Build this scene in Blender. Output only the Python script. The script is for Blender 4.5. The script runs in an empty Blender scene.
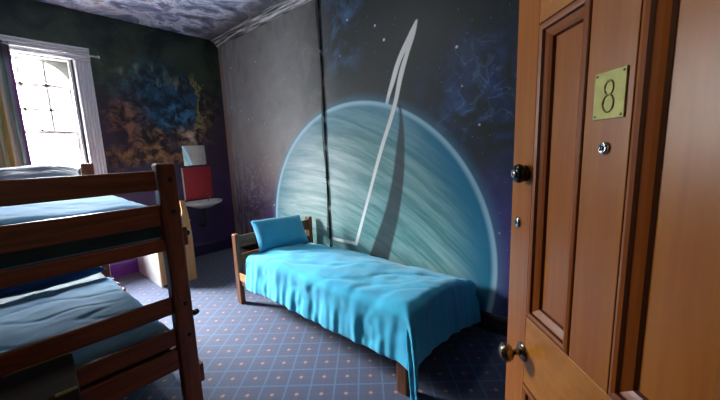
import bpy, bmesh, math, random
from mathutils import Vector, Matrix, noise
random.seed(4)
COL = bpy.context.scene.collection
PI = math.pi
# ------------------------------------------------------------------ node helper
class NT:
    def __init__(s, name):
        s.m = bpy.data.materials.new(name); s.m.use_nodes = True
        s.t = s.m.node_tree; s.n = s.t.nodes; s.l = s.t.links
        s.b = s.n['Principled BSDF']
        s.tc = s.n.new('ShaderNodeTexCoord'); s.P = s.tc.outputs['Object']
    def put(s, sock, v):
        if isinstance(v, (int, float)): sock.default_value = v
        elif isinstance(v, (tuple, list)):
            if len(v) == 3 and sock.type == 'RGBA': v = (*v, 1)
            sock.default_value = v
        else: s.l.new(v, sock)
    def math(s, op, a, b=None, c=None, clamp=False):
        n = s.n.new('ShaderNodeMath'); n.operation = op; n.use_clamp = clamp
        s.put(n.inputs[0], a)
        if b is not None: s.put(n.inputs[1], b)
        if c is not None: s.put(n.inputs[2], c)
        return n.outputs[0]
    def add(s, a, b): return s.math('ADD', a, b)
    def sub(s, a, b): return s.math('SUBTRACT', a, b)
    def mul(s, a, b): return s.math('MULTIPLY', a, b)
    def xyz(s, v=None):
        n = s.n.new('ShaderNodeSeparateXYZ'); s.put(n.inputs[0], v or s.P); return n.outputs
    def comb(s, x, y, z):
        n = s.n.new('ShaderNodeCombineXYZ')
        for i, v in enumerate((x, y, z)): s.put(n.inputs[i], v)
        return n.outputs[0]
    def map(s, v, rot=(0,0,0), scale=(1,1,1), loc=(0,0,0)):
        n = s.n.new('ShaderNodeMapping'); s.put(n.inputs['Vector'], v)
        n.inputs['Rotation'].default_value = rot; n.inputs['Scale'].default_value = scale
        n.inputs['Location'].default_value = loc; return n.outputs[0]
    def noise(s, v=None, scale=5, detail=4, rough=.55, dist=0, out=0):
        n = s.n.new('ShaderNodeTexNoise'); s.put(n.inputs['Vector'], v or s.P)
        n.inputs['Scale'].default_value = scale; n.inputs['Detail'].default_value = detail
        n.inputs['Roughness'].default_value = rough; n.inputs['Distortion'].default_value = dist
        return n.outputs[out]
    def voro(s, v=None, scale=5):
        n = s.n.new('ShaderNodeTexVoronoi'); s.put(n.inputs['Vector'], v or s.P)
        n.inputs['Scale'].default_value = scale; return n.outputs
    def sm(s, v, a, b, lo=0., hi=1.):
        n = s.n.new('ShaderNodeMapRange'); n.interpolation_type = 'SMOOTHSTEP'
        s.put(n.inputs['Value'], v)
        for k, x in zip((1, 2, 3, 4), (a, b, lo, hi)): s.put(n.inputs[k], x)
        return n.outputs[0]
    def ramp(s, v, stops, mode='LINEAR'):
        n = s.n.new('ShaderNodeValToRGB'); s.put(n.inputs[0], v); e = n.color_ramp.elements
        n.color_ramp.interpolation = mode
        while len(e) < len(stops): e.new(.5)
        for k, (p, c) in enumerate(stops): e[k].position = p; e[k].color = (*c, 1)
        return n.outputs[0]
    def mix(s, f, a, b):
        n = s.n.new('ShaderNodeMix'); n.data_type = 'RGBA'
        s.put(n.inputs['Factor'], f); s.put(n.inputs[6], a); s.put(n.inputs[7], b); return n.outputs[2]
    def curve(s, v, pts):
        n = s.n.new('ShaderNodeFloatCurve'); s.put(n.inputs['Value'], v); c = n.mapping.curves[0]
        while len(c.points) < len(pts): c.points.new(.5, .5)
        for q, (x, y) in zip(c.points, pts): q.location = (x, y); q.handle_type = 'VECTOR' if len(pts) < 4 else 'AUTO'
        n.mapping.update(); return n.outputs[0]
    def blob(s, a, b, ca, cb, ra, rb, k=.0):
        u = s.math('DIVIDE', s.sub(a, ca), ra); v = s.math('DIVIDE', s.sub(b, cb), rb)
        d = s.math('SQRT', s.add(s.mul(u, u), s.mul(v, v)))
        return s.sm(d, 1.0, k)
    def done(s, col=None, rough=.5, bump=None, bs=.3, bd=.01, **kw):
        if col is not None: s.put(s.b.inputs['Base Color'], col)
        s.put(s.b.inputs['Roughness'], rough)
        for k, v in kw.items(): s.put(s.b.inputs[k.replace('_', ' ')], v)
        if bump is not None:
            n = s.n.new('ShaderNodeBump'); n.inputs['Strength'].default_value = bs
            n.inputs['Distance'].default_value = bd; s.put(n.inputs['Height'], bump)
            s.l.new(n.outputs[0], s.b.inputs['Normal'])
        return s.m

def wood(name, a, b, axis=2, scale=1., rough=.35, bs=.05, coat=0.):
    t = NT(name); sc = [14*scale]*3; sc[axis] = 1.1*scale
    v = t.map(t.P, scale=tuple(sc))
    g = t.noise(v, 1.6, 5, .6, .6); f = t.noise(v, 9, 3, .6)
    k = t.add(t.mul(g, .75), t.mul(f, .25))
    return t.done(t.mix(t.sm(k, .3, .72), a, b), rough, bump=k, bs=bs, bd=.003, Coat_Weight=coat)
def plain(name, c, rough=.5, metal=0., nz=.08, scale=30):
    t = NT(name); n = t.noise(None, scale, 3)
    d = tuple(x*(1-nz*2.5) for x in c)
    return t.done(t.mix(n, d, c), rough, Metallic=metal)
def cloth_mat(name, a, b, rough=.85, scale=5):
    t = NT(name); n = t.noise(None, scale, 5, .6); w = t.noise(t.map(t.P, scale=(1, 1, 1)), 260, 2)
    return t.done(t.mix(t.sm(n, .3, .7), a, b), rough, bump=w, bs=.12, bd=.002, Sheen_Weight=.25)

M = {}
BW_A, BW_B = (.085, .016, .005), (.27, .064, .020)
for ax, nm in enumerate('xyz'):
    M['bunk_'+nm] = wood('red_brown_bunk_timber_'+nm, BW_A, BW_B, ax, 1, .38)
    M['bed_'+nm] = wood('chestnut_bed_timber_'+nm, (.10, .035, .013), (.26, .10, .04), ax, 1, .4)
    M['door_'+nm] = wood('varnished_pine_'+nm, (.52, .135, .008), (.70, .235, .018), ax, .55, .32, .03, 0)
    M['pine_'+nm] = wood('pale_pine_'+nm, (.42, .20, .07), (.62, .34, .14), ax, .8, .5)
M['door_x'] = wood('golden_pine_rail', (.62, .20, .018), (.80, .30, .035), 0, .55, .36, .03, 0)
M['groove'] = wood('stained_moulding_groove', (.10, .022, .008), (.17, .045, .015), 2, .6, .35)
M['mould'] = wood('reddish_pine_moulding', (.42, .10, .010), (.56, .16, .02), 2, .6, .36, .03, 0)
M['brass'] = plain('aged_brass', (.46, .44, .16), .5, .7, .2, 40)
M['engrave'] = plain('dark_brass_engraving', (.34, .28, .09), .5, .7)
M['oldmetal'] = plain('worn_bronze', (.36, .26, .17), .22, 1)
M['chrome'] = plain('chrome', (.75, .75, .76), .15, 1)
M['blackmetal'] = plain('black_japanned_metal', (.012, .011, .010), .25, .3)
M['black'] = plain('black_cable', (.012, .012, .014), .5)
M['white'] = plain('white_paint', (.74, .72, .70), .45)
M['sash'] = plain('backlit_sash_paint', (.62, .57, .54), .5)  # greyer than the white frame: backlit shade put into the colour
M['ceramic'] = plain('white_ceramic', (.80, .80, .79), .15)
M['dark'] = wood('very_dark_timber', (.012, .008, .007), (.026, .015, .012), 0, 1, .75)
M['blue'] = cloth_mat('sky_blue_duvet_cotton', (.025, .44, .70), (.04, .55, .80))
M['bluep'] = cloth_mat('turquoise_pillow_cotton', (.025, .30, .50), (.04, .38, .60))
M['lblue'] = cloth_mat('light_blue_bunk_cotton', (.17, .52, .92), (.26, .62, .97))
M['navy'] = cloth_mat('navy_cotton', (.008, .04, .16), (.015, .07, .24))
M['grey'] = cloth_mat('grey_blue_cotton', (.16, .19, .24), (.24, .27, .33))
M['teal'] = cloth_mat('dark_teal_mattress', (.012, .045, .06), (.02, .07, .09))
M['matt'] = cloth_mat('pale_mattress_ticking', (.45, .50, .55), (.55, .60, .64))

# carpet: plaid grid laid on the diagonal
t = NT('blue_plaid_carpet')
v = t.map(t.P, rot=(0, 0, math.radians(49.5)))
x, y, z = t.xyz(v); G = .1555
def line(c, off, w):
    f = t.math('FRACT', t.math('DIVIDE', t.sub(c, off), G)); d = t.math('ABSOLUTE', t.sub(f, .5))
    return t.sm(d, w, w*.35), d
# dot lattice offset computed from the photo
X0 = math.cos(math.radians(49.5))*.991 - math.sin(math.radians(49.5))*1.878 + G/2
Y0 = math.sin(math.radians(49.5))*.991 + math.cos(math.radians(49.5))*1.878 + G/2
lx, dx = line(x, X0+G/2, .055); ly, dy = line(y, Y0+G/2, .055)
fx, ex = line(x, X0, .06); fy, ey = line(y, Y0, .06)
fine = t.noise(None, 120, 3); big = t.noise(None, 3, 3)
base = t.mix(fine, (.022, .030, .065), (.070, .090, .165))
base = t.mix(t.mul(t.math('MAXIMUM', fx, fy), .40), base, (.10, .065, .10))
base = t.mix(t.mul(t.math('MAXIMUM', lx, ly), .45), base, (.09, .18, .34))
dd = t.math('SQRT', t.add(t.mul(ex, ex), t.mul(ey, ey)))
base = t.mix(t.mul(t.sm(dd, .10, .05), .7), base, (.50, .22, .14))
M['carpet'] = t.done(base, .8, bump=fine, bs=.5, bd=.004, Sheen_Weight=.35, Sheen_Roughness=.4, Specular_IOR_Level=.45)

# planet mural wall (y, z)
t = NT('space_mural_with_ringed_planet')
x, y, z = t.xyz(); P2 = t.comb(0, y, z)
n1 = t.noise(P2, 1.6, 6, .6, .5); n2 = t.noise(P2, 3.2, 8, .66, .35); n3 = t.noise(P2, 14, 4, .65, 1.2)
col = t.mix(t.sm(y, 2.4, 3.4), (.040, .048, .045), (.27, .265, .25))  # window glare partly painted in: grey mist lightens towards the corner
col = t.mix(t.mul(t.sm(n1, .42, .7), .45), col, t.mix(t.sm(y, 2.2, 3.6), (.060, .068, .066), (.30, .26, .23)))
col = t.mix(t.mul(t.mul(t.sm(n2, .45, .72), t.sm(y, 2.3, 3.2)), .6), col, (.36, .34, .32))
col = t.mix(t.mul(t.mul(t.sm(n2, .48, .30), t.sm(y, 2.6, 3.2)), .5), col, (.12, .12, .125))
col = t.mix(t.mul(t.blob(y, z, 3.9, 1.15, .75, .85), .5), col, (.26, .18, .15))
# purple haze low by the corner
pz = t.mul(t.sm(z, 1.55, .55), t.sm(y, 2.9, 3.9)); pz = t.mul(pz, t.sm(n2, .25, .55))
col = t.mix(t.math('MAXIMUM', pz, 0), col, (.050, .022, .085))
col = t.mix(t.mul(t.mul(t.blob(y, z, 4.35, .95, .55, .75), t.sm(n3, .50, .62)), .7), col, (.50, .40, .52))
# blue nebulae
nb = t.mul(t.blob(y, z, 2.42, 2.85, .42, .85), t.sm(n2, .42, .62))
col = t.mix(t.mul(nb, .85), col, (.10, .22, .42))
n4 = t.noise(P2, 2.6, 7, .58, 1.0)
nb2 = t.mul(t.blob(y, z, .85, 1.75, .95, .85, .1), t.sm(n4, .34, .60))
col = t.mix(t.mul(nb2, .85), col, t.mix(t.sm(n2, .35, .65), (.02, .035, .11), (.075, .15, .36)))
nb3 = t.mul(nb2, t.mul(t.sm(t.math('ABSOLUTE', t.sub(t.noise(P2, 5, 5, .5, .9), .5)), .045, .0), t.sm(n1, .42, .6)))
col = t.mix(t.mul(nb3, .6), col, (.22, .40, .65))
pr = t.mul(t.sm(z, 1.6, .9), t.sm(y, 1.2, .8))
col = t.mix(t.mul(pr, .8), col, t.mix(n2, (.03, .03, .13), (.14, .11, .38)))
# pale drips and speckle beside the corner
dr_ = t.noise(t.comb(0, t.mul(y, 3), t.mul(z, .6)), 4, 6, .65)
col = t.mix(t.mul(t.mul(t.sm(y, 4.2, 4.9), t.sm(dr_, .42, .62)), .75), col, (.42, .42, .44))
col = t.mix(t.mul(t.mul(t.sm(y, 4.86, 4.93), t.sm(n2, .36, .5)), .8), col, (.40, .24, .14))
vs_ = t.voro(P2, 13); col = t.mix(t.mul(t.mul(t.sm(vs_[0], .16, .06), t.math('GREATER_THAN', t.xyz(vs_[1])[0], .55)), t.mul(t.sm(y, 3.1, 3.8), t.blob(y, z, 4.2, 1.5, 1.1, 1.4))), col, (.80, .80, .82))
# stars
vo = t.voro(P2, 6.0); st = t.sm(vo[0], .10, .05)
rnd = t.xyz(vo[1])[0]; st = t.mul(st, t.math('GREATER_THAN', rnd, .5))
col = t.mix(t.mul(st, .8), col, (.85, .90, .95))
vo = t.voro(P2, 22); st = t.mul(t.sm(vo[0], .11, .05), t.math('GREATER_THAN', t.xyz(vo[1])[0], .8))
col = t.mix(t.mul(st, .45), col, (.6, .65, .72))
# ring, far half, passing behind the planet
zn = t.math('DIVIDE', z, 3.0)
def yl(pts):
    return t.mul(t.curve(zn, [(b/3., a/3.) for a, b in sorted(pts, key=lambda q: q[1])]), 3.0)
def between(hi, lo, z0, z1, e=.012):
    a = t.mul(t.sm(t.sub(y, lo), -e*.5, e*.5), t.sm(t.sub(hi, y), -e*.5, e*.5))
    return t.mul(a, t.mul(t.sm(z, z0-.01, z0+.01), t.sm(z, z1+.01, z1-.01)))
WHITE = (.93, .92, .86)
back = between(yl([(1.90, 1.85), (1.88, 1.92), (1.82, 2.09), (1.74, 2.28), (1.62, 2.46), (1.54, 2.565)]),
               yl([(1.855, 1.85), (1.838, 1.93), (1.76, 2.11), (1.69, 2.27), (1.63, 2.36), (1.525, 2.565)]), 1.9, 2.56)
col = t.mix(back, col, WHITE)
# planet disc
dy_, dz_ = t.sub(y, 2.313), t.sub(z, .494)
r = t.math('SQRT', t.add(t.mul(dy_, dy_), t.mul(dz_, dz_)))
bend = t.math('MAXIMUM', t.sub(3.1, y), 0)
zb = t.add(z, t.mul(t.mul(bend, bend), .20))
sv = t.map(t.comb(0, y, zb), scale=(1, .55, 5.0))
s1 = t.noise(sv, 1.5, 5, .6, .9); s2 = t.noise(sv, 4, 4, .6, .5)
sk = t.add(t.mul(s1, .65), t.mul(s2, .35))
pc = t.ramp(sk, [(.22, (.040, .13, .125)), (.44, (.11, .28, .27)), (.55, (.24, .43, .41)), (.78, (.44, .56, .52))])
pc = t.mix(t.mul(t.blob(y, z, 3.0, 1.15, 1.15, .95), .75), pc, t.mix(t.sm(sk, .35, .65), (.42, .58, .55), (.88, .92, .86)))  # paler left part: light falling on the wall painted into the disc
lim = t.sm(r, 1.0, 1.46)
side = t.sm(t.add(t.mul(dy_, -1.), t.mul(dz_, -.15)), .1, 1.2)
pc = t.mix(t.mul(lim, t.add(.45, t.mul(side, .55))), pc, (.022, .20, .33))
inside = t.sm(r, 1.488, 1.474)
halo = t.mul(t.sm(r, 1.60, 1.47), .42)
col = t.mix(halo, col, (.10, .32, .46))
col = t.mix(inside, col, pc)
rim = t.mul(t.sm(r, 1.505, 1.487), t.sm(r, 1.435, 1.478))
col = t.mix(t.mul(rim, .85), col, (.42, .68, .80))
# the ring's dark band across the disc
sh = between(yl([(1.74, 1.90), (1.725, 1.84), (1.765, 1.49), (1.87, 1.01), (2.09, .48), (2.3, 0.)]),
             yl([(1.71, 1.90), (1.695, 1.84), (1.67, 1.49), (1.715, 1.02), (1.85, .5), (2.0, 0.)]), .0, 1.9, .03)
col = t.mix(t.mul(sh, .9), col, t.mix(s2, (.025, .036, .042), (.05, .06, .065)))
front = between(yl([(1.54, 2.565), (1.62, 2.40), (1.652, 2.32), (1.71, 2.19), (1.79, 1.91), (1.965, 1.49), (2.14, 1.01), (2.35, .46)]),
                yl([(1.52, 2.565), (1.545, 2.46), (1.61, 2.31), (1.68, 2.12), (1.75, 1.89), (1.92, 1.49), (2.10, 1.02), (2.305, .46)]), .47, 2.56)
foot = t.mul(t.mul(t.sm(y, 2.31, 2.33), t.sm(y, 2.72, 2.68)), t.mul(t.sm(z, .465, .48), t.sm(z, .515, .50)))
col = t.mix(t.math('MAXIMUM', front, foot), col, WHITE)
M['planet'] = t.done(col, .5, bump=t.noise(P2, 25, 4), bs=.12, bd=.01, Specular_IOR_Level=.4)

# nebula mural wall (x, z)
t = NT('space_mural_with_nebula')
x, y, z = t.xyz(); P2 = t.comb(x, 0, z)
n1 = t.noise(P2, 2.0, 6, .6, .6); n2 = t.noise(P2, 3.6, 8, .66, .5); n3 = t.noise(P2, 9, 6, .65, .6)
col = t.mix(t.sm(z, 1.9, 2.7), t.mix(n1, (.030, .016, .045), (.055, .035, .060)), t.mix(t.sm(n1, .35, .65), (.008, .016, .014), (.05, .075, .040)))
col = t.mix(t.mul(t.sm(z, 1.5, .8), .85), col, t.mix(n2, (.022, .014, .050), (.08, .038, .15)))
wx = t.add(x, t.mul(t.sub(n1, .5), .5)); wz = t.add(z, t.mul(t.sub(t.noise(P2, 2.3, 5, .6, .4), .5), .6))
n5 = t.noise(P2, 6.5, 8, .7, .4)
col = t.mix(t.mul(t.blob(wx, wz, 1.70, 2.22, .75, .66, .35), .95), col, t.mix(t.sm(n5, .42, .66), (.007, .018, .028), (.03, .13, .24)))
col = t.mix(t.mul(t.blob(wx, wz, 1.86, 2.02, .34, .34, .2), t.mul(t.sm(n5, .47, .62), .8)), col, (.06, .26, .48))
dk_ = (.012, .008, .010)
for cx_, cz_, rx_, rz_, c_ in ((1.22, 2.00, .32, .42, (.34, .145, .07)), (1.50, 1.72, .30, .20, (.50, .26, .08)), (1.25, 1.52, .42, .20, (.40, .20, .06)),
                               (1.70, 1.52, .45, .20, (.46, .24, .08)), (2.02, 1.80, .34, .20, (.55, .30, .13)), (2.28, 2.15, .18, .55, (.20, .15, .04))):
    bl = t.blob(wx, wz, cx_, cz_, rx_, rz_, .25)
    col = t.mix(t.mul(bl, .8), col, t.mix(t.sm(n5, .42, .62), dk_, c_))
col = t.mix(t.mul(t.blob(wx, wz, 1.15, 2.6, .6, .4), t.mul(t.sm(n5, .45, .62), .8)), col, (.06, .12, .05))
# thin bright curl down the right of the blue hollow, pale dabs along the top
d = t.math('ABSOLUTE', t.sub(wx, t.add(2.14, t.mul(t.sub(n5, .5), .9))))
col = t.mix(t.mul(t.mul(t.sm(d, .05, .01), t.mul(t.sm(z, 1.75, 1.95), t.sm(z, 2.75, 2.5))), .8), col, (.42, .34, .09))
dab = t.mul(t.sm(t.math('ABSOLUTE', t.sub(wz, 2.56)), .14, .02), t.mul(t.sm(x, 1.15, 1.3), t.sm(x, 2.1, 1.9)))
col = t.mix(t.mul(t.mul(dab, t.sm(t.noise(t.map(P2, rot=(0, .5, 0), scale=(1, 1, .35)), 8, 3, .5), .48, .66)), .55), col, (.40, .40, .28))
col = t.mix(t.mul(t.blob(wx, wz, 2.02, 1.82, .12, .10), .8), col, (.95, .68, .50))
vo = t.voro(P2, 11); st = t.mul(t.sm(vo[0], .07, .03), t.math('GREATER_THAN', t.xyz(vo[1])[0], .75))
col = t.mix(t.mul(st, .5), col, (.5, .55, .6))
M['nebula'] = t.done(col, .45, bump=t.noise(P2, 25, 4), bs=.12, bd=.01, Specular_IOR_Level=.4)

t = NT('painted_cloud_ceiling')
n1 = t.noise(None, 1.7, 7, .65, 1.6); n2 = t.noise(t.map(t.P, rot=(0, 0, .7), scale=(1, 3, 1)), 4, 5, .65, 1.5)
n3 = t.noise(None, 2.6, 8, .68, .9)
k = t.add(t.mul(n1, .25), t.mul(n3, .75)); x, y, z = t.xyz()
col = t.ramp(k, [(.38, (.04, .038, .045)), (.45, (.20, .18, .26)), (.49, (.30, .36, .52)), (.54, (.88, .88, .94)), (.62, (.35, .30, .34))])
col = t.mix(t.mul(t.sm(x, 2.05, 2.35), .8), col, t.mix(n2, (.04, .03, .028), (.16, .12, .11)))
M['ceiling'] = t.done(col, .55, bump=t.noise(None, 18, 5), bs=.4, bd=.02)
t = NT('brushed_cornice_paint')
n = t.noise(t.map(t.P, scale=(9, .5, 9)), 5, 4, .6)
M['cornice'] = t.done(t.ramp(n, [(.38, (.05, .05, .05)), (.48, (.22, .21, .20)), (.60, (.80, .77, .74))]), .5)
t = NT('purple_mural_skirting')
x, y, z = t.xyz()
n = t.noise(None, 4, 4)
M['skirt'] = t.done(t.mix(t.sm(x, 1.2, 2.0), t.mix(n, (.11, .012, .22), (.17, .03, .32)), t.mix(n, (.010, .008, .03), (.03, .02, .08))), .35)  # purple turns near black to the right: shade put into the colour
M['skirtr'] = plain('dark_skirting_paint', (.022, .016, .028), .6)
M['plaster'] = plain('dark_blue_wall_paint', (.035, .04, .07), .6)
M['hall'] = plain('cream_hall_paint', (.55, .50, .42), .7)
M['stone'] = plain('beige_painted_arch', (.42, .41, .37), .6)
t = NT('fluted_architrave_paint')
n = t.noise(None, 40, 3)
M['arch'] = t.done(t.mix(n, (.74, .72, .72), (.88, .86, .86)), .45)
t = NT('window_glass'); tr_ = t.n.new('ShaderNodeBsdfTransparent'); gl_ = t.n.new('ShaderNodeBsdfGlossy'); gl_.inputs['Roughness'].default_value = .02
mx_ = t.n.new('ShaderNodeMixShader'); mx_.inputs[0].default_value = .06; t.l.new(tr_.outputs[0], mx_.inputs[1]); t.l.new(gl_.outputs[0], mx_.inputs[2])
t.l.new(mx_.outputs[0], t.n['Material Output'].inputs[0]); M['glass'] = t.m
t = NT('red_gloss_panel'); n = t.noise(None, 12, 3)
M['red'] = t.done(t.mix(n, (.26, .006, .012), (.36, .010, .018)), .35)
t = NT('mirror_silver'); M['mirror'] = t.done((.86, .88, .88), .03, Metallic=1.)
# tie-dyed curtain
t = NT('striped_batik_curtain')
x, y, z = t.xyz(); n = t.noise(t.map(t.P, scale=(1, 1, .25)), 5, 4)
u = t.add(t.mul(t.sub(x, .0), 3.0), t.mul(t.sub(n, .5), .25))
col = t.ramp(u, [(.0, (.20, .16, .06)), (.15, (.55, .42, .16)), (.30, (.62, .60, .50)), (.42, (.30, .34, .16)), (.55, (.66, .52, .20)),
                 (.66, (.60, .60, .56)), (.78, (.16, .30, .26)), (.88, (.30, .12, .34)), (.97, (.42, .16, .28))])
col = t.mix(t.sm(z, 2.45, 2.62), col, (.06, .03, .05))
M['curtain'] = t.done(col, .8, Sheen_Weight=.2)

# ------------------------------------------------------------------ mesh helper
def box(bm, a, b, mtx=None):
    vs = [bm.verts.new((x, y, z)) for x in (a[0], b[0]) for y in (a[1], b[1]) for z in (a[2], b[2])]
    for f in ((0,1,3,2),(4,6,7,5),(0,4,5,1),(2,3,7,6),(0,2,6,4),(1,5,7,3)): bm.faces.new([vs[i] for i in f])
    if mtx: 
        for v in vs: v.co = mtx @ v.co
    return vs
def prism(bm, pts, fn0, fn1):
    a = [bm.verts.new(fn0(*p)) for p in pts]; b = [bm.verts.new(fn1(*p)) for p in pts]
    bm.faces.new(a); bm.faces.new(b[::-1]); n = len(pts)
    for i in range(n): bm.faces.new((a[i], b[i], b[(i+1) % n], a[(i+1) % n]))
def tube(bm, path, r, seg=10):
    rings = []
    for i, p in enumerate(path):
        p = Vector(p); a = Vector(path[max(i-1, 0)]); b = Vector(path[min(i+1, len(path)-1)])
        d = (b-a).normalized(); q = d.to_track_quat('Z', 'Y')
        rr = r[i] if isinstance(r, (list, tuple)) else r
        rings.append([bm.verts.new(p + q @ Vector((math.cos(2*PI*k/seg)*rr, math.sin(2*PI*k/seg)*rr, 0))) for k in range(seg)])
    for i in range(len(rings)-1):
        for k in range(seg): bm.faces.new((rings[i][k], rings[i][(k+1) % seg], rings[i+1][(k+1) % seg], rings[i+1][k]))
    bm.faces.new(rings[0][::-1]); bm.faces.new(rings[-1])
def lathe(bm, prof, mtx, seg=24):
    rings = []
    for (r, h) in prof:
        rings.append([bm.verts.new(mtx @ Vector((math.cos(2*PI*k/seg)*max(r, .0003), math.sin(2*PI*k/seg)*max(r, .0003), h))) for k in range(seg)])
    for i in range(len(rings)-1):
        for k in range(seg): bm.faces.new((rings[i][k], rings[i][(k+1) % seg], rings[i+1][(k+1) % seg], rings[i+1][k]))
    bm.faces.new(rings[0][::-1]); bm.faces.new(rings[-1])
def obj(name, bm, mat, parent=None, smooth=False, bevel=0, seg=2):
    bmesh.ops.recalc_face_normals(bm, faces=bm.faces)
    me = bpy.data.meshes.new(name); bm.to_mesh(me); bm.free(); me.materials.append(mat)
    o = bpy.data.objects.new(name, me); COL.objects.link(o)
    if smooth:
        for p in me.polygons: p.use_smooth = True
    if bevel:
        m = o.modifiers.new('bevel', 'BEVEL'); m.width = bevel; m.segments = seg; m.limit_method = 'ANGLE'
    if parent:
        o.parent = parent; o.matrix_parent_inverse = Matrix.Translation(-Vector(parent.location)) if parent.rotation_euler.z == 0 else Matrix()
    return o
def bx(name, a, b, mat, parent=None, bevel=.004):
    bm = bmesh.new(); box(bm, a, b); return obj(name, bm, mat, parent, bevel=bevel)
def tag(o, label=None, cat=None, group=None, kind=None):
    for k, v in (('label', label), ('category', cat), ('group', group), ('kind', kind)):
        if v: o[k] = v
    return o
def empty(name, loc=(0, 0, 0), rz=0):
    o = bpy.data.objects.new(name, None); COL.objects.link(o); o.location = loc; o.rotation_euler = (0, 0, rz)
    o.empty_display_size = .1; return o

# ------------------------------------------------------------------ the room
XL, XR, YB, YF, H = -.62, 2.53, 5.0, -.22, 3.19
S = dict(kind='structure')
WX0, WX1, WZ0, WZ1 = .12, .78, 1.0, 2.64
tag(bx('floor', (XL-.15, -1.7, -.1), (XR+.15, YB+.28, 0), M['carpet'], bevel=0), 'dark blue carpet with pale grid lines and small orange dots', 'floor', **S)
tag(bx('ceiling', (XL-.15, YF-.12, H), (XR+.15, YB+.28, H+.1), M['ceiling'], bevel=0), 'ceiling painted with pale blue and brown clouds', 'ceiling', **S)
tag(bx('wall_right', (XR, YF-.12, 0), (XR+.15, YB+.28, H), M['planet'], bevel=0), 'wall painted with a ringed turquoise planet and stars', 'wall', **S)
tag(bx('wall_left', (XL-.15, YF-.12, 0), (XL, YB+.28, H), M['plaster'], bevel=0), 'dark painted wall behind the bunk bed', 'wall', **S)
bm = bmesh.new()
for a, b in (((XL, 0), (WX0, H)), ((WX1, 0), (XR, H)), ((WX0, 0), (WX1, WZ0)), ((WX0, WZ1), (WX1, H))):
    box(bm, (a[0], YB, a[1]), (b[0], YB+.28, b[1]))
tag(obj('wall_back', bm, M['nebula']), 'dark window wall painted with a blue and orange nebula', 'wall', **S)
DX0, DX1, DZ = -.30, .56, 2.09
bm = bmesh.new()
for a, b in (((XL, 0), (DX0, H)), ((DX1, 0), (XR, H)), ((DX0, DZ), (DX1, H))):
    box(bm, (a[0], YF-.12, a[1]), (b[0], YF, b[1]))
tag(obj('wall_front', bm, M['plaster']), 'dark wall around the doorway', 'wall', **S)
# hallway outside the doorway
tag(bx('wall_hall', (XL-.15, -1.82, 0), (XR+.15, -1.7, 2.9), M['hall'], bevel=0), 'cream wall of the hallway outside the door', 'wall', **S)
bm = bmesh.new()
box(bm, (XL-.15, -1.7, 0), (XL-.03, YF-.12, 2.9)); box(bm, (XR+.03, -1.7, 0), (XR+.15, YF-.12, 2.9)); box(bm, (XL-.15, -1.82, 2.9), (XR+.15, YF-.12, 3.0))
tag(obj('ceiling_hall', bm, M['hall']), 'cream ceiling and end walls of the hallway', 'ceiling', **S)
# skirtings
bm = bmesh.new()
prism(bm, [(0, 0), (.018, 0), (.018, .15), (.010, .175), (0, .19)], lambda d, z: (XL, YB-d, z), lambda d, z: (XR-.02, YB-d, z))
tag(obj('baseboard_back', bm, M['skirt']), 'purple painted skirting under the nebula wall', 'skirting board', **S)
bm = bmesh.new()
prism(bm, [(0, 0), (.018, 0), (.018, .12), (.010, .14), (0, .15)], lambda d, z: (XR-d, YF, z), lambda d, z: (XR-d, YB-.02, z))
tag(obj('baseboard_right', bm, M['skirtr']), 'dark painted skirting under the planet mural', 'skirting board', **S)
# cornice along the planet wall, stepped profile
bm = bmesh.new()
prof = [(0, H), (0, H-.085), (.012, H-.085), (.012, H-.070), (.026, H-.066), (.040, H-.050), (.052, H-.030), (.052, H-.022),
        (.070, H-.022), (.070, H-.014), (.105, H-.014), (.105, H)]
prism(bm, prof, lambda d, z: (XR-d, YF, z), lambda d, z: (XR-d, YB, z))
tag(obj('trim_1', bm, M['cornice']), 'stepped cornice brushed grey and white above the planet mural', 'cornice', **S)

# ------------------------------------------------------------------ window
win = tag(empty('window_1', (.45, YB, WZ0)), 'white arched sash window with fluted frame', 'window', **S)
def fluted(name, x0, x1, z0, z1, vertical, parent):
    bm = bmesh.new(); n = 5; pts = [(x0 if vertical else z0, 0)]
    lo, hi = (x0, x1) if vertical else (z0, z1); w = (hi-lo)/n
    for i in range(n):
        a = lo+i*w
        for k in range(1, 7): pts.append((a+w*k/7, .026+.014*math.sin(PI*k/7)))
        pts.append((a+w, .020))
    pts[-1] = (hi, .022); pts.append((hi, 0)); pts.insert(1, (lo, .022))
    if vertical: prism(bm, pts, lambda u, d: (u, YB-d, z0), lambda u, d: (u, YB-d, z1))
    else: prism(bm, pts, lambda u, d: (x0, YB-d, u), lambda u, d: (x1, YB-d, u))
    return obj(name, bm, M['arch'], parent)
fluted('architrave', -.06, .10, .98, 2.625, True, win); fluted('architrave', .80, .955, .98, 2.625, True, win)
fluted('architrave', -.06, .955, 2.63, 2.78, False, win)
bm = bmesh.new(); box(bm, (-.10, YB-.09, .94), (1.0, YB+.10, .978)); obj('sill', bm, M['white'], win, bevel=.008)
bm = bmesh.new()      # box lining of the reveal
box(bm, (.121, YB+.002, .98), (.142, YB+.14, 2.63)); box(bm, (.758, YB+.002, .98), (.779, YB+.14, 2.63)); box(bm, (.142, YB+.002, 2.612), (.758, YB+.14, 2.632))
obj('frame', bm, M['white'], win)
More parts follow.
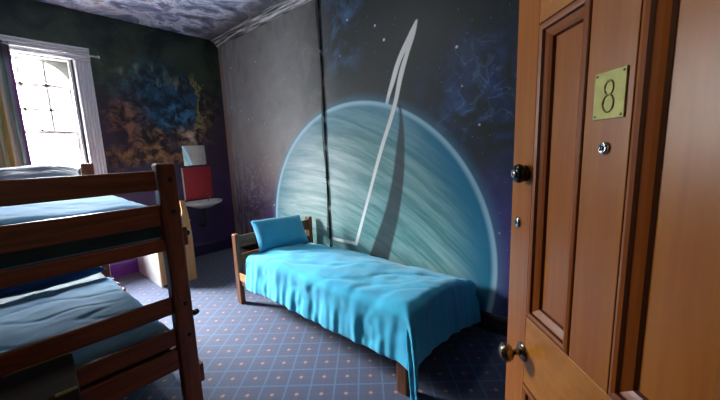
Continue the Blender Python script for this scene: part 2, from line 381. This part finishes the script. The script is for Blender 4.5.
# board with the arch cut out
cx, hw, zs, zt = .45, .308, 2.335, 2.60
arch = [(cx+hw*math.cos(a), zs+(zt-zs)*math.sin(a)) for a in [PI*i/28 for i in range(29)]]
bm = bmesh.new()
for i in range(28):
    (xa, za), (xb, zb) = arch[i], arch[i+1]
    prism(bm, [(xa, za), (xa, 2.612), (xb, 2.612), (xb, zb)], lambda u, w: (u, YB+.085, w), lambda u, w: (u, YB+.135, w))
bmesh.ops.remove_doubles(bm, verts=bm.verts, dist=1e-5)
obj('arch_board', bm, M['stone'], win)
bm = bmesh.new()      # upper sash with glazing bars
for a, b in (((.142, 1.80), (.758, 1.845)), ((.142, 1.845), (.165, 2.34)), ((.735, 1.845), (.758, 2.34)), ((.165, 2.315), (.735, 2.35)),
             ((.165, 2.055), (.735, 2.081)), ((.335, 1.845), (.360, 2.585)), ((.541, 1.845), (.566, 2.585))):
    box(bm, (a[0], YB+.09, a[1]), (b[0], YB+.12, b[1]))
obj('upper_sash', bm, M['sash'], win)
bm = bmesh.new()
for a, b in (((.142, .98), (.758, 1.04)), ((.142, 1.04), (.170, 1.80)), ((.730, 1.04), (.758, 1.80)), ((.142, 1.80), (.758, 1.832))):
    box(bm, (a[0], YB+.05, a[1]), (b[0], YB+.085, b[1]))
obj('lower_sash', bm, M['sash'], win)
bm = bmesh.new(); box(bm, (.16, YB+.104, 1.83), (.74, YB+.107, 2.60)); obj('pane', bm, M['glass'], win)
bm = bmesh.new(); box(bm, (.17, YB+.066, 1.04), (.73, YB+.069, 1.80)); obj('pane', bm, M['glass'], win)
bm = bmesh.new(); box(bm, (.43, YB+.03, 1.834), (.47, YB+.09, 1.845)); lathe(bm, [(.010, 0), (.010, .02), (.004, .024)], Matrix.Translation((.45, YB+.05, 1.845)), 12)
obj('sash_latch', bm, M['oldmetal'], win)

# curtain rod and curtain
rod = tag(empty('curtain_rod', (.45, YB-.10, 2.68)), 'thin white curtain rod across the top of the window', 'curtain rod')
bm = bmesh.new(); tube(bm, [(-.20, YB-.10, 2.68), (1.01, YB-.10, 2.68)], .010, 12); obj('pole', bm, M['white'], rod, True)
for x in (-.21, 1.02):
    bm = bmesh.new(); bmesh.ops.create_uvsphere(bm, u_segments=14, v_segments=10, radius=.017, matrix=Matrix.Translation((x, YB-.10, 2.68))); obj('finial', bm, M['white'], rod, True)
for x in (-.12, .93):
    bm = bmesh.new(); box(bm, (x-.008, YB-.112, 2.664), (x+.008, YB-.04, 2.672)); obj('bracket', bm, M['white'], rod)
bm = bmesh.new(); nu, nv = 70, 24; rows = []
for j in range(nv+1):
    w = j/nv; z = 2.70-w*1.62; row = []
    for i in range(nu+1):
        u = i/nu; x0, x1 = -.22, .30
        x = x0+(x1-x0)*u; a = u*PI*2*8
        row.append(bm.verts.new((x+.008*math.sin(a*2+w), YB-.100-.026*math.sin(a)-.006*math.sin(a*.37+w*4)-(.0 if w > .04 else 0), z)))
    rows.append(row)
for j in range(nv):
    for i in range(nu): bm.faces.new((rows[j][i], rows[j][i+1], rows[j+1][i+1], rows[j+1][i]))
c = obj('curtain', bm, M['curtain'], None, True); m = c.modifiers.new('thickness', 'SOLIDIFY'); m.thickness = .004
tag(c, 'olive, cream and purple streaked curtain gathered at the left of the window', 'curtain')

# ------------------------------------------------------------------ washbasin corner
wb = tag(empty('washbasin', (2.02, YB, .83)), 'small white wall washbasin below the red panel', 'washbasin')
bm = bmesh.new(); seg = 28
def basin_ring(sx, sy, z, oy=0):
    r = []
    for k in range(seg):
        a = 2*PI*k/seg; c_, s_ = math.cos(a), math.sin(a)
        x = abs(c_)**.75*math.copysign(1, c_)*sx; y = s_*sy if s_ < 0 else abs(s_)**.5*sy*.62
        r.append(bm.verts.new((2.0+x, YB-.16+y+oy, z)))
    return r
R = [basin_ring(.10, .09, .745), basin_ring(.19, .16, .785), basin_ring(.255, .225, .815), basin_ring(.265, .235, .845), basin_ring(.245, .215, .848),
     basin_ring(.21, .18, .82), basin_ring(.12, .10, .785), basin_ring(.02, .02, .78)]
for a, b in zip(R, R[1:]):
    for k in range(seg): bm.faces.new((a[k], a[(k+1) % seg], b[(k+1) % seg], b[k]))
bm.faces.new(R[0][::-1]); bm.faces.new(R[-1]); obj('bowl', bm, M['ceramic'], wb, True)
for x in (2.12,):
    bm = bmesh.new(); tube(bm, [(x, YB-.06, .825), (x, YB-.06, .89), (x, YB-.075, .905), (x, YB-.11, .905), (x, YB-.125, .885)], .010, 10)
    lathe(bm, [(.006, 0), (.006, .02), (.018, .022), (.018, .034), (.004, .036)], Matrix.Translation((x, YB-.06, .90)), 12); obj('tap', bm, M['chrome'], wb, True)
bm = bmesh.new(); tube(bm, [(2.0, YB-.16, .745), (2.0, YB-.16, .50), (2.0, YB-.12, .46), (2.0, YB-.0, .46)], .018, 12); obj('waste_pipe', bm, M['black'], wb, True)
sp = tag(empty('splashback', (2.02, YB, .86)), 'glossy red square panel between the basin and the mirror', 'splashback')
bx('panel', (1.825, YB-.012, .865), (2.225, YB-.001, 1.335), M['red'], sp, .002)
bx('edge_strip', (1.808, YB-.018, .865), (1.824, YB-.001, 1.335), M['white'], sp, .002)
mr = tag(empty('mirror', (2.01, YB, 1.36)), 'small square frameless mirror above the red panel', 'mirror')
mm = Matrix.Translation((2.01, YB-.012, 1.51)) @ Matrix.Rotation(math.radians(-1.0), 4, 'Y')
bm = bmesh.new(); box(bm, (-.158, -.004, -.142), (.158, .006, .142), mm); obj('glass', bm, M['mirror'], mr)
for sx in (-.12, .12):
    bm = bmesh.new(); box(bm, (sx-.01, -.008, -.150), (sx+.01, .011, -.142), mm); obj('clip', bm, M['chrome'], mr)

# ------------------------------------------------------------------ low cabinet between bunk and basin
cb = tag(empty('cabinet', (1.32, 4.6, 0)), 'white sided cabinet with pine front standing by the back wall', 'cabinet')
bx('side_panel', (1.13, 4.12, 0), (1.15, 4.975, .72), M['white'], cb, .002)
bx('side_panel', (1.49, 4.12, 0), (1.51, 4.975, .72), M['white'], cb, .002)
bx('back_panel', (1.15, 4.955, .05), (1.49, 4.975, .72), M['white'], cb, .002)
bx('top', (1.12, 4.10, .7205), (1.52, 4.978, .742), M['white'], cb, .003)
bx('shelf', (1.151, 4.12, .38), (1.489, 4.95, .40), M['white'], cb, .002)
bx('plinth', (1.151, 4.13, 0), (1.489, 4.15, .08), M['dark'], cb, .001)
dr = bx('door', (1.13, 4.085, .03), (1.36, 4.0995, .715), M['pine_z'], cb, .003)
bm = bmesh.new()      # tall pine board with a scooped left edge
pts = [(1.375, .0), (1.515, .0), (1.515, .55), (1.50, .80), (1.475, .98), (1.42, .99), (1.425, .93), (1.43, .86), (1.415, .80), (1.39, .76), (1.372, .70), (1.378, .62), (1.395, .57), (1.385, .45)]
prism(bm, pts, lambda u, w: (u, 4.075, w), lambda u, w: (u, 4.098, w))
tag(obj('front_board', bm, M['pine_z'], cb, bevel=.004), 'pale pine board with a scooped edge')

# ------------------------------------------------------------------ conduit on the planet wall
cd = tag(empty('wall_cable', (XR, 2.715, .1)), 'black cable running down the planet mural from the ceiling', 'cable')
bm = bmesh.new()
path = [(XR-.012, 2.715+.004*math.sin(i*.9), 3.095-i*.1) for i in range(30)]
tube(bm, path, .013, 8); obj('thick_cable', bm, M['black'], cd, True)
bm = bmesh.new()
path = [(XR-.006, 2.745+.014*math.sin(i*.5+1)+.003*math.sin(i*2.1), 3.095-i*.1) for i in range(27)]
tube(bm, path, .0035, 6); obj('thin_cable', bm, M['black'], cd, True)
for z in (2.6, 1.9, 1.2, .6):
    bx('clip', (XR-.026, 2.70, z), (XR-.001, 2.735, z+.012), M['black'], cd, .001)

# ------------------------------------------------------------------ cloth
def fbm(v, o=4): return noise.fractal(v, 1.0, 2.0, o)
def duvet(name, mat, x0, x1, y0, y1, ztop, ov, thick=.035, nx=64, ny=90, seed=0., wr=1., label=None, flare=.18, rad=.07, p=1.6, parent=None, pucker=True):
    """sheet over a mattress: ov = overhang at (x0, x1, y0, y1)"""
    bm = bmesh.new(); vs = []
    L0, L1, B0, B1 = ov
    sx0, sx1, sy0, sy1 = x0-L0, x1+L1, y0-B0, y1+B1
    for j in range(ny+1):
        row = []
        for i in range(nx+1):
            s = sx0+(sx1-sx0)*i/nx; q = sy0+(sy1-sy0)*j/ny
            dx = max(x0-s, s-x1, 0); dy = max(y0-q, q-y1, 0)
            sgx = -1 if s < x0 else (1 if s > x1 else 0); sgy = -1 if q < y0 else (1 if q > y1 else 0)
            X, Y = min(max(s, x0), x1), min(max(q, y0), y1)
            def fall(d):     # round shoulder then a nearly straight drop
                a = rad*PI/2
                if d <= 0: return 0, 0
                if d < a: return rad*math.sin(d/rad), rad*(1-math.cos(d/rad))
                return rad+(d-a)*flare, rad+(d-a)*math.sqrt(1-flare*flare)
            hx, vx = fall(dx); hy, vy = fall(dy)
            Z = ztop(X, Y)-(vx**p+vy**p)**(1/p)
            fold = 0
            if dx > .02 or dy > .02:
                along = q if dx >= dy else s
                if dx > .02 and dy > .02: along = math.atan2(dy, dx)*.3
                amp = min(1, (max(dx, dy))/.25)
                fold = amp*wr*(.008*math.sin(along*26+seed+3*fbm(Vector((along*2, seed, 0))))+.005*math.sin(along*61+seed*2))
            both = .30*min(dx, dy)
            X += sgx*(hx+fold+both); Y += sgy*(hy+fold+both)
            v3 = Vector((s*2.2+seed, q*2.2, seed))
            w = .020*fbm(v3)+.010*fbm(v3*3.1)
            d1 = abs(noise.noise(Vector((s*3.3+seed*3, q*5+s*2, 7.7))))
            w -= .014*max(0, 1-d1*7)
            if pucker and dx > L0*.55 and sgx < 0: w += .010*math.sin(q*90+seed)*min(1, dx/L0)
            w *= wr
            if dx > .03 or dy > .03: X += sgx*w*.7; Y += sgy*w*.7; Z += w*.3
            else: Z += w
            row.append(bm.verts.new((X, Y, max(Z, .05))))
        vs.append(row)
    for j in range(ny):
        for i in range(nx): bm.faces.new((vs[j][i], vs[j][i+1], vs[j+1][i+1], vs[j+1][i]))
    o = obj(name, bm, mat, parent, True)
    # outward normals up
    if o.data.polygons[len(o.data.polygons)//2].normal.z < 0: o.data.flip_normals()
    m = o.modifiers.new('loft', 'SOLIDIFY'); m.thickness = thick; m.offset = -1
    m = o.modifiers.new('smooth', 'SUBSURF'); m.levels = 1; m.render_levels = 1
    return o
def pillow(name, mat, w, h, t, mtx, flange=.03, seed=0, n=26):
    bm = bmesh.new(); top, bot = {}, {}
    for j in range(n+1):
        for i in range(n+1):
            u, v = 2*i/n-1, 2*j/n-1
            cu, cv = 1-abs(u)**2.4, 1-abs(v)**2.4
            k = max(cu, 0)**.45*max(cv, 0)**.45
            pin = 1-.07*(1-abs(u)**2)*abs(v)**3-.0; pin2 = 1-.07*(1-abs(v)**2)*abs(u)**3
            x, y = u*w/2*pin2, v*h/2*pin
            wob = .012*fbm(Vector((u*2+seed, v*2, seed)))
            edge = (i in (0, n)) or (j in (0, n))
            z = t/2*k+wob*k
            a = bm.verts.new(mtx @ Vector((x, y, z))); top[i, j] = a
            bot[i, j] = a if edge else bm.verts.new(mtx @ Vector((x, y, -t/2*k+wob*k)))
    for j in range(n):
        for i in range(n):
            bm.faces.new((top[i, j], top[i+1, j], top[i+1, j+1], top[i, j+1]))
            q = (bot[i, j], bot[i, j+1], bot[i+1, j+1], bot[i+1, j]); bm.faces.new(q)
    return obj(name, bm, mat, None, True)

# ------------------------------------------------------------------ single bed along the planet wall
sb = tag(empty('single_bed', (2.0, 2.0, 0)), 'low single bed with chestnut timber frame along the planet wall', 'bed')
def post(parent, mat, x, y, z0, z1, sx, sy, name='post', bev=.008): return bx(name, (x-sx/2, y-sy/2, z0), (x+sx/2, y+sy/2, z1), mat, parent, bev)
post(sb, M['bed_z'], 1.515, 3.00, 0, .725, .05, .075); post(sb, M['bed_z'], 2.445, 3.00, 0, .735, .05, .075)
post(sb, M['bed_z'], 1.515, 1.03, 0, .30, .055, .075, 'leg'); post(sb, M['bed_z'], 2.445, 1.03, 0, .30, .055, .075, 'leg')
bx('headboard_rail', (1.54, 2.985, .58), (2.42, 3.012, .70), M['bed_x'], sb)
bx('headboard_rail', (1.54, 2.985, .40), (2.42, 3.012, .51), M['bed_x'], sb)
bx('side_rail', (1.505, 1.068, .20), (1.53, 2.962, .31), M['bed_y'], sb)
tag(bx('rail_bracket', (1.496, 2.84, .255), (1.504, 2.96, .335), M['pine_y'], sb, .001), 'pale pine bracket')
bx('side_rail', (2.43, 1.068, .22), (2.455, 2.962, .33), M['bed_y'], sb)
bx('foot_rail', (1.543, 1.01, .20), (2.417, 1.035, .30), M['bed_x'], sb)
bm = bmesh.new()
for i in range(9): box(bm, (1.531, 1.15+i*.2, .27), (2.429, 1.23+i*.2, .288))
obj('slats', bm, M['pine_x'], sb)
mt = bx('mattress', (1.545, 1.045, .29), (2.415, 2.95, .44), M['matt'], None, .03); tag(mt, 'pale single mattress under the bright blue duvet', 'mattress')
def ztop(x, y):
    u = (x-1.56)/.86; puff = .045*math.sin(PI*min(max(u, 0), 1))
    return .555-.115*max(u, 0)**1.3+puff*.8-.03*max(0, (y-2.35))/.5+.010*math.sin(y*3)
dv = duvet('duvet', M['blue'], 1.575, 2.40, 1.05, 2.83, ztop, (.385, .085, .42, .01), seed=2.3, wr=.85, rad=.075, flare=.10, p=1.9)
tag(dv, 'bright sky blue duvet draped over the single bed by the planet', 'duvet')
mx = Matrix.Translation((1.94, 2.845, .672)) @ Matrix.Rotation(math.radians(-4), 4, 'Z') @ Matrix.Rotation(math.radians(3), 4, 'Y') @ Matrix.Rotation(math.radians(58), 4, 'X')
pw = pillow('pillow', M['bluep'], .60, .35, .19, mx, seed=3)
tag(pw, 'turquoise pillow propped against the headboard of the single bed', 'pillow')

# ------------------------------------------------------------------ bunk bed
bk = tag(empty('bunk_bed', (.09, 2.8, 0)), 'red-brown timber bunk bed with three broad foot rails above the lower bed', 'bunk bed')
bk['label'] = 'red-brown timber bunk bed with broad foot rails in front of the window'
BX0, BX1, BY0, BY1, BH = -.50, .585, 1.84, 3.80, 1.47
for x in (BX0, BX1):
    for y in (BY0, BY1): post(bk, M['bunk_z'], x, y, 0, BH, .09, .075, 'post', .010)
for y, s in ((BY0, -1), (BY1, 1)):
    for z0, z1 in ((1.335, 1.435), (1.155, 1.262), (1.02, 1.085), (.672, .765), (.495, .588), (.355, .475)):
        yy = y-.012 if s < 0 else y-.012
        bx('end_rail', (BX0+.046, yy-.002, z0), (BX1-.046, yy+.024, z1), M['bunk_x'], bk, .006)
for x0 in (BX0-.070, BX1+.047):
    for z0, z1 in ((1.03, 1.13), (.22, .33)):
        bx('side_rail', (x0, BY0-.02, z0), (x0+.023, BY1+.02, z1), M['bunk_y'], bk, .005)
bx('guard_rail', (BX0-.070, BY0-.02, 1.34), (BX0-.047, BY1+.02, 1.43), M['bunk_y'], bk, .005)
for z in (.36, 1.04):
    bm = bmesh.new()
    for i in range(10): box(bm, (BX0-.046, BY0+.12+i*.19, z+.012), (BX1+.046, BY0+.20+i*.19, z+.030))
    obj('slats', bm, M['bunk_x'], bk)
for z in (1.385, .72, .54, 1.22):
    bm = bmesh.new(); lathe(bm, [(.011, 0), (.011, .004), (.006, .007)], Matrix.Translation((BX1+.01, BY0-.0372, z)) @ Matrix.Rotation(PI/2, 4, 'X'), 14)
    obj('bolt', bm, M['blackmetal'], bk, True)
for z in (1.09, .635):
    bm = bmesh.new(); tube(bm, [(BX1+.046, BY0, z), (BX1+.075, BY0, z), (BX1+.086, BY0, z)], [.016, .016, .010], 12); obj('bolt_head', bm, M['blackmetal'], bk, True)
def mattress(x0, x1, y0, y1, z0, z1, label):
    tag(bx('mattress', (x0, y0, z0), (x1, y1, z1), M['teal'], None, .035), label, 'mattress')
mattress(-.45, .60, 1.89, 3.71, 1.073, 1.20, 'dark teal mattress on the upper bunk')
mattress(-.45, .53, 1.89, 3.75, .393, .53, 'dark teal mattress on the lower bunk')
d = duvet('duvet', M['lblue'], -.40, .50, 1.97, 3.70, lambda x, y: 1.255+.025*math.sin(2.2*x+1)-.012*max(0, x)+.015*math.sin(y*2.3)+.03*max(0, min(1, (.25-x)/.5)), (.02, .07, .055, .01), seed=5.1, wr=.5, rad=.045, flare=.1, pucker=False, thick=.03)
tag(d, 'pale blue duvet on the upper bunk', 'duvet')
d = duvet('duvet', M['lblue'], -.40, .47, 1.965, 3.05, lambda x, y: .600+.012*math.sin(2.2*x+1)+.008*math.sin(y*3.3), (.02, .13, .10, .01), seed=8.7, wr=.5, rad=.05, flare=.25, pucker=False, thick=.03)
tag(d, 'light blue duvet on the lower bunk', 'duvet')


mx = Matrix.Translation((.17, 3.26, .675)) @ Matrix.Rotation(math.radians(4), 4, 'Z') @ Matrix.Rotation(math.radians(8), 4, 'X')
tag(pillow('pillow', M['navy'], .64, .36, .14, mx, seed=1), 'navy blue pillow on the lower bunk', 'pillow')
mx = Matrix.Translation((.22, 3.48, 1.375)) @ Matrix.Rotation(math.radians(-3), 4, 'Z') @ Matrix.Rotation(math.radians(18), 4, 'X')
tag(pillow('pillow', M['grey'], .56, .34, .16, mx, seed=6), 'grey pillow at the window end of the upper bunk', 'pillow')

# ------------------------------------------------------------------ dark chest at the foot of the bunk
ch = tag(empty('storage_chest', (-.2, 1.6, 0)), 'near-black wooden chest with thin gilt edges at the foot of the bunk bed', 'chest')
rm = Matrix.Translation((.12, 1.77, 0)) @ Matrix.Rotation(math.radians(-3.5), 4, 'Z')
bm = bmesh.new(); box(bm, (-.56, -.28, .02), (0, 0, .60), rm); obj('body', bm, M['dark'], ch, bevel=.006)
bm = bmesh.new(); box(bm, (-.57, -.29, .604), (.005, .005, .695), rm); obj('lid', bm, M['dark'], ch, bevel=.008)
bm = bmesh.new(); box(bm, (-.17, .0005, .690), (0, .0075, .6985), rm); obj('edge_trim', bm, M['brass'], ch)
bm = bmesh.new(); box(bm, (-.06, -.2965, .690), (0, -.2895, .6985), rm); obj('edge_trim', bm, M['brass'], ch)
for x in (-.54, -.04):
    for y in (-.26, -.04):
        bm = bmesh.new(); box(bm, (x-.02, y-.02, 0), (x+.02, y+.02, .0195), rm); obj('foot', bm, M['dark'], ch)

# ------------------------------------------------------------------ the open door
d0 = Vector((.741, .671, 0)).normalized(); nf = Vector((-d0.y, d0.x, 0))          # along the leaf towards the tip, face normal
tip = Vector((1.018, .293, 0)); DW = .72
# local frame: u from the tip edge back to the hinge, n out of the face, z up
DM = Matrix(((-d0.x, nf.x, 0, tip.x), (-d0.y, nf.y, 0, tip.y), (0, 0, 1, 0), (0, 0, 0, 1)))
door = tag(empty('door_1', tip-d0*DW), 'varnished pine panelled door standing open with a brass number plate', 'door', **S)
T = .040
us = [(0, .106), (.289, .402), (.605, DW)]; zz = [(.0, .24), (.815, 1.02), (1.79, 2.05)]
def dbox(name, a, b, mat, bev=.002, parent=None):
    bm = bmesh.new(); box(bm, a, b, DM); return obj(name, bm, mat, parent or door, bevel=bev)
dbox('stile', (0, -T, .006), (.106, 0, 2.05), M['door_z']); dbox('stile', (.605, -T, .006), (DW, 0, 2.05), M['door_z'])
for z0, z1 in zz: dbox('rail', (.1061, -T, max(z0, .006)), (.6049, 0, z1), M['door_x'])
for z0, z1 in ((.24, .815), (1.02, 1.79)): dbox('middle_stile', (.289, -T, z0+.0001), (.402, 0, z1-.0001), M['door_z'])
def mould(u0, u1, z0, z1):
    """bolection moulding: profile swept round the opening with mitred corners"""
    prof = [(0, .000, 0), (.0025, -.003, 0), (.005, .002, 1), (.012, .004, 1), (.019, .002, 1), (.0215, -.004, 0), (.024, -.004, 1), (.033, -.008, 1), (.040, -.012, 1), (.0435, -.018, 0)]
    for g, mat in ((1, M['mould']), (0, M['groove'])):
        bm = bmesh.new()
        for k in range(len(prof)-1):
            isg = prof[k+1][2]
            if isg != g: continue
            ra, rb = [], []
            for (i_, n_, _), lst in ((prof[k], ra), (prof[k+1], rb)):
                for u, z in ((u0+i_, z0+i_), (u1-i_, z0+i_), (u1-i_, z1-i_), (u0+i_, z1-i_)):
                    lst.append(bm.verts.new(DM @ Vector((u, n_, z))))
            for q in range(4): bm.faces.new((ra[q], ra[(q+1) % 4], rb[(q+1) % 4], rb[q]))
        if g: o1 = obj('moulding', bm, mat, door)
        else: obj('moulding_groove', bm, mat, o1); bpy.data.objects[-1] if False else None
for u0, u1 in ((.106, .289), (.402, .605)):
    for z0, z1 in ((.24, .815), (1.02, 1.79)):
        dbox('panel', (u0+.0005, -T+.012, z0+.0005), (u1-.0005, -.0185, z1-.0005), M['door_z'], 0)
        mould(u0, u1, z0, z1)
def dm(u, z, n=0): return DM @ Matrix.Translation((u, n, z)) @ Matrix.Rotation(-PI/2, 4, 'X')   # local z out of the face
# brass number plate with the figure 8
pl = dbox('number_plate', (.315, .0004, 1.540), (.388, .0030, 1.625), M['brass'], .0008)
bm = bmesh.new()
def eight(zc, r, uc=.3515): return [DM @ Vector((uc+r*.82*math.cos(a), .0034, zc+r*math.sin(a))) for a in [2*PI*i/28 for i in range(29)]]
tube(bm, eight(1.595, .0125), .0016, 6); tube(bm, eight(1.5675, .0155), .0018, 6); obj('figure_8', bm, M['engrave'], pl, True)
for u in (.321, .382):
    for z in (1.546, 1.619):
        bm = bmesh.new(); lathe(bm, [(.0022, 0), (.0022, .001), (.001, .0016)], dm(u, z, .0030), 10); obj('screw', bm, M['engrave'], pl)
bm = bmesh.new(); lathe(bm, [(.012, 0), (.012, .003), (.010, .006), (.006, .0065), (.005, .004)], dm(.349, 1.487, .0003), 20); o = obj('peephole', bm, M['chrome'], door, True)
bm = bmesh.new(); lathe(bm, [(.0045, 0), (.0045, .002), (.002, .003)], dm(.349, 1.487, .0046), 12); obj('lens', bm, M['blackmetal'], o, True)
# knob, rim lock knob, lock cylinder
kb = bpy.data.objects.new('knob', None)
bm = bmesh.new(); lathe(bm, [(.010, .002), (.009, .018), (.008, .026), (.014, .030), (.022, .036), (.0265, .046), (.026, .055), (.019, .063), (.008, .066), (.001, .0665)], dm(.096, .905), 28)
bpy.data.objects.remove(kb); kn = obj('knob', bm, M['oldmetal'], door, True)
bm = bmesh.new(); lathe(bm, [(.027, .0003), (.027, .003), (.022, .006), (.011, .008)], dm(.096, .905), 28); obj('rose', bm, M['oldmetal'], kn, True)
bm = bmesh.new(); lathe(bm, [(.022, .0003), (.022, .006), (.018, .008), (.024, .012), (.0265, .020), (.023, .028), (.012, .032), (.001, .033)], dm(.074, 1.421), 24)
dk = tag(obj('deadlock_knob', bm, M['blackmetal'], door, True), 'round black lock knob')
bm = bmesh.new(); lathe(bm, [(.011, .0), (.011, .004), (.008, .005)], dm(.074, 1.421, .0325), 20); obj('cap', bm, M['chrome'], dk, True)
bm = bmesh.new(); lathe(bm, [(.016, .0003), (.016, .003), (.012, .006), (.008, .0065)], dm(.042, 1.278), 20); cy = obj('lock_cylinder', bm, M['chrome'], door, True)
bm = bmesh.new(); box(bm, (.0405, .0066, 1.272), (.0435, .0072, 1.284), DM); obj('keyhole', bm, M['blackmetal'], cy)
for z in (.3, 1.0, 1.8):
    bm = bmesh.new(); lathe(bm, [(.006, -.045), (.006, .045)], DM @ Matrix.Translation((DW+.005, -.004, z)), 12); obj('hinge', bm, M['oldmetal'], door, True)
# door lining in the front wall
bm = bmesh.new()
for a, b in (((DX0-.09, 0), (DX0-.001, DZ+.09)), ((DX1+.001, 0), (DX1+.09, DZ+.09)), ((DX0-.001, DZ+.001), (DX1+.001, DZ+.09))):
    box(bm, (a[0], YF-.14, a[1]), (b[0], YF-.1205, b[1]))
tag(obj('trim_2', bm, M['door_z']), 'pine trim around the doorway', 'door trim', **S)

# ------------------------------------------------------------------ light
SKY_LOW, SKY_HIGH = 21., 220.
w = bpy.data.worlds.new('sky'); bpy.context.scene.world = w; w.use_nodes = True
bg = w.node_tree.nodes['Background']; bg.inputs[0].default_value = (.90, .95, 1., 1)
wt = w.node_tree; tc = wt.nodes.new('ShaderNodeTexCoord'); sx = wt.nodes.new('ShaderNodeSeparateXYZ'); wt.links.new(tc.outputs['Generated'], sx.inputs[0])
mr_ = wt.nodes.new('ShaderNodeMapRange'); mr_.interpolation_type = 'SMOOTHSTEP'; wt.links.new(sx.outputs[2], mr_.inputs['Value'])
for k, v_ in zip((1, 2, 3, 4), (.12, .50, SKY_LOW, SKY_HIGH)): mr_.inputs[k].default_value = v_      # overcast sky, dimmer near the horizon
wt.links.new(mr_.outputs[0], bg.inputs[1])
def area(name, loc, rot, sx, sy, power, col=(1, 1, 1), portal=False):
    l = bpy.data.lights.new(name, 'AREA'); l.shape = 'RECTANGLE'; l.size = sx; l.size_y = sy; l.energy = power; l.color = col
    o = bpy.data.objects.new(name, l); COL.objects.link(o); o.location = loc; o.rotation_euler = rot
    if portal: l.cycles.is_portal = True
    return o
area('window_portal', (.45, YB+.30, 1.82), (-PI/2, 0, 0), .70, 1.70, 1, portal=True)
cl = tag(empty('ceiling_fill_fixture', (.95, 2.3, H)), 'round white fixture added to the painted ceiling as unseen fill', 'fill light')  # fixture and lamp added out of view to brighten the room
bm = bmesh.new(); lathe(bm, [(.16, 0), (.16, -.02), (.15, -.024)], Matrix.Translation((.95, 2.3, H)), 32); obj('base', bm, M['white'], cl, True)
bm = bmesh.new(); lathe(bm, [(.145, -.0242), (.14, -.05), (.11, -.072), (.06, -.084), (.01, -.088)], Matrix.Translation((.95, 2.3, H)), 32)
t = NT('opal_fill_glass'); sh_ = obj('fill_shade', bm, t.done((.9, .9, .88), .3, Emission_Color=(1, .93, .86, 1), Emission_Strength=.6), cl, True)
area('ceiling_fill', (.95, 2.3, H-.10), (0, 0, 0), .28, .28, 6, (1, .95, .90))  # added room fill below the invented fixture
area('hall_fill', (.1, -1.1, 2.85), (math.radians(0), 0, 0), .5, .5, 16, (1, .78, .55))  # unseen fill added in the hall to warm the door

# ------------------------------------------------------------------ camera
cam = bpy.data.cameras.new('camera'); co = bpy.data.objects.new('camera', cam); COL.objects.link(co)
F, YAW, PIT, ROL = 323.95, .846712, .15303, -.0361688
cam.sensor_width = 36; cam.lens = F/720*36; cam.clip_start = .02
fw = Vector((math.sin(YAW)*math.cos(PIT), math.cos(YAW)*math.cos(PIT), -math.sin(PIT)))
r = Vector((math.cos(YAW), -math.sin(YAW), 0)); u = r.cross(fw)
r2 = r*math.cos(ROL)+u*math.sin(ROL); u2 = -r*math.sin(ROL)+u*math.cos(ROL)
R3 = Matrix((r2, u2, -fw)).transposed().to_4x4()
co.matrix_world = Matrix.Translation((0, 0, 1.5)) @ R3
sc = bpy.context.scene; sc.camera = co
vs = sc.view_settings; vs.view_transform = 'Standard'; vs.look = 'None'; vs.gamma = 1; vs.exposure = 0.9
vs.use_curve_mapping = False
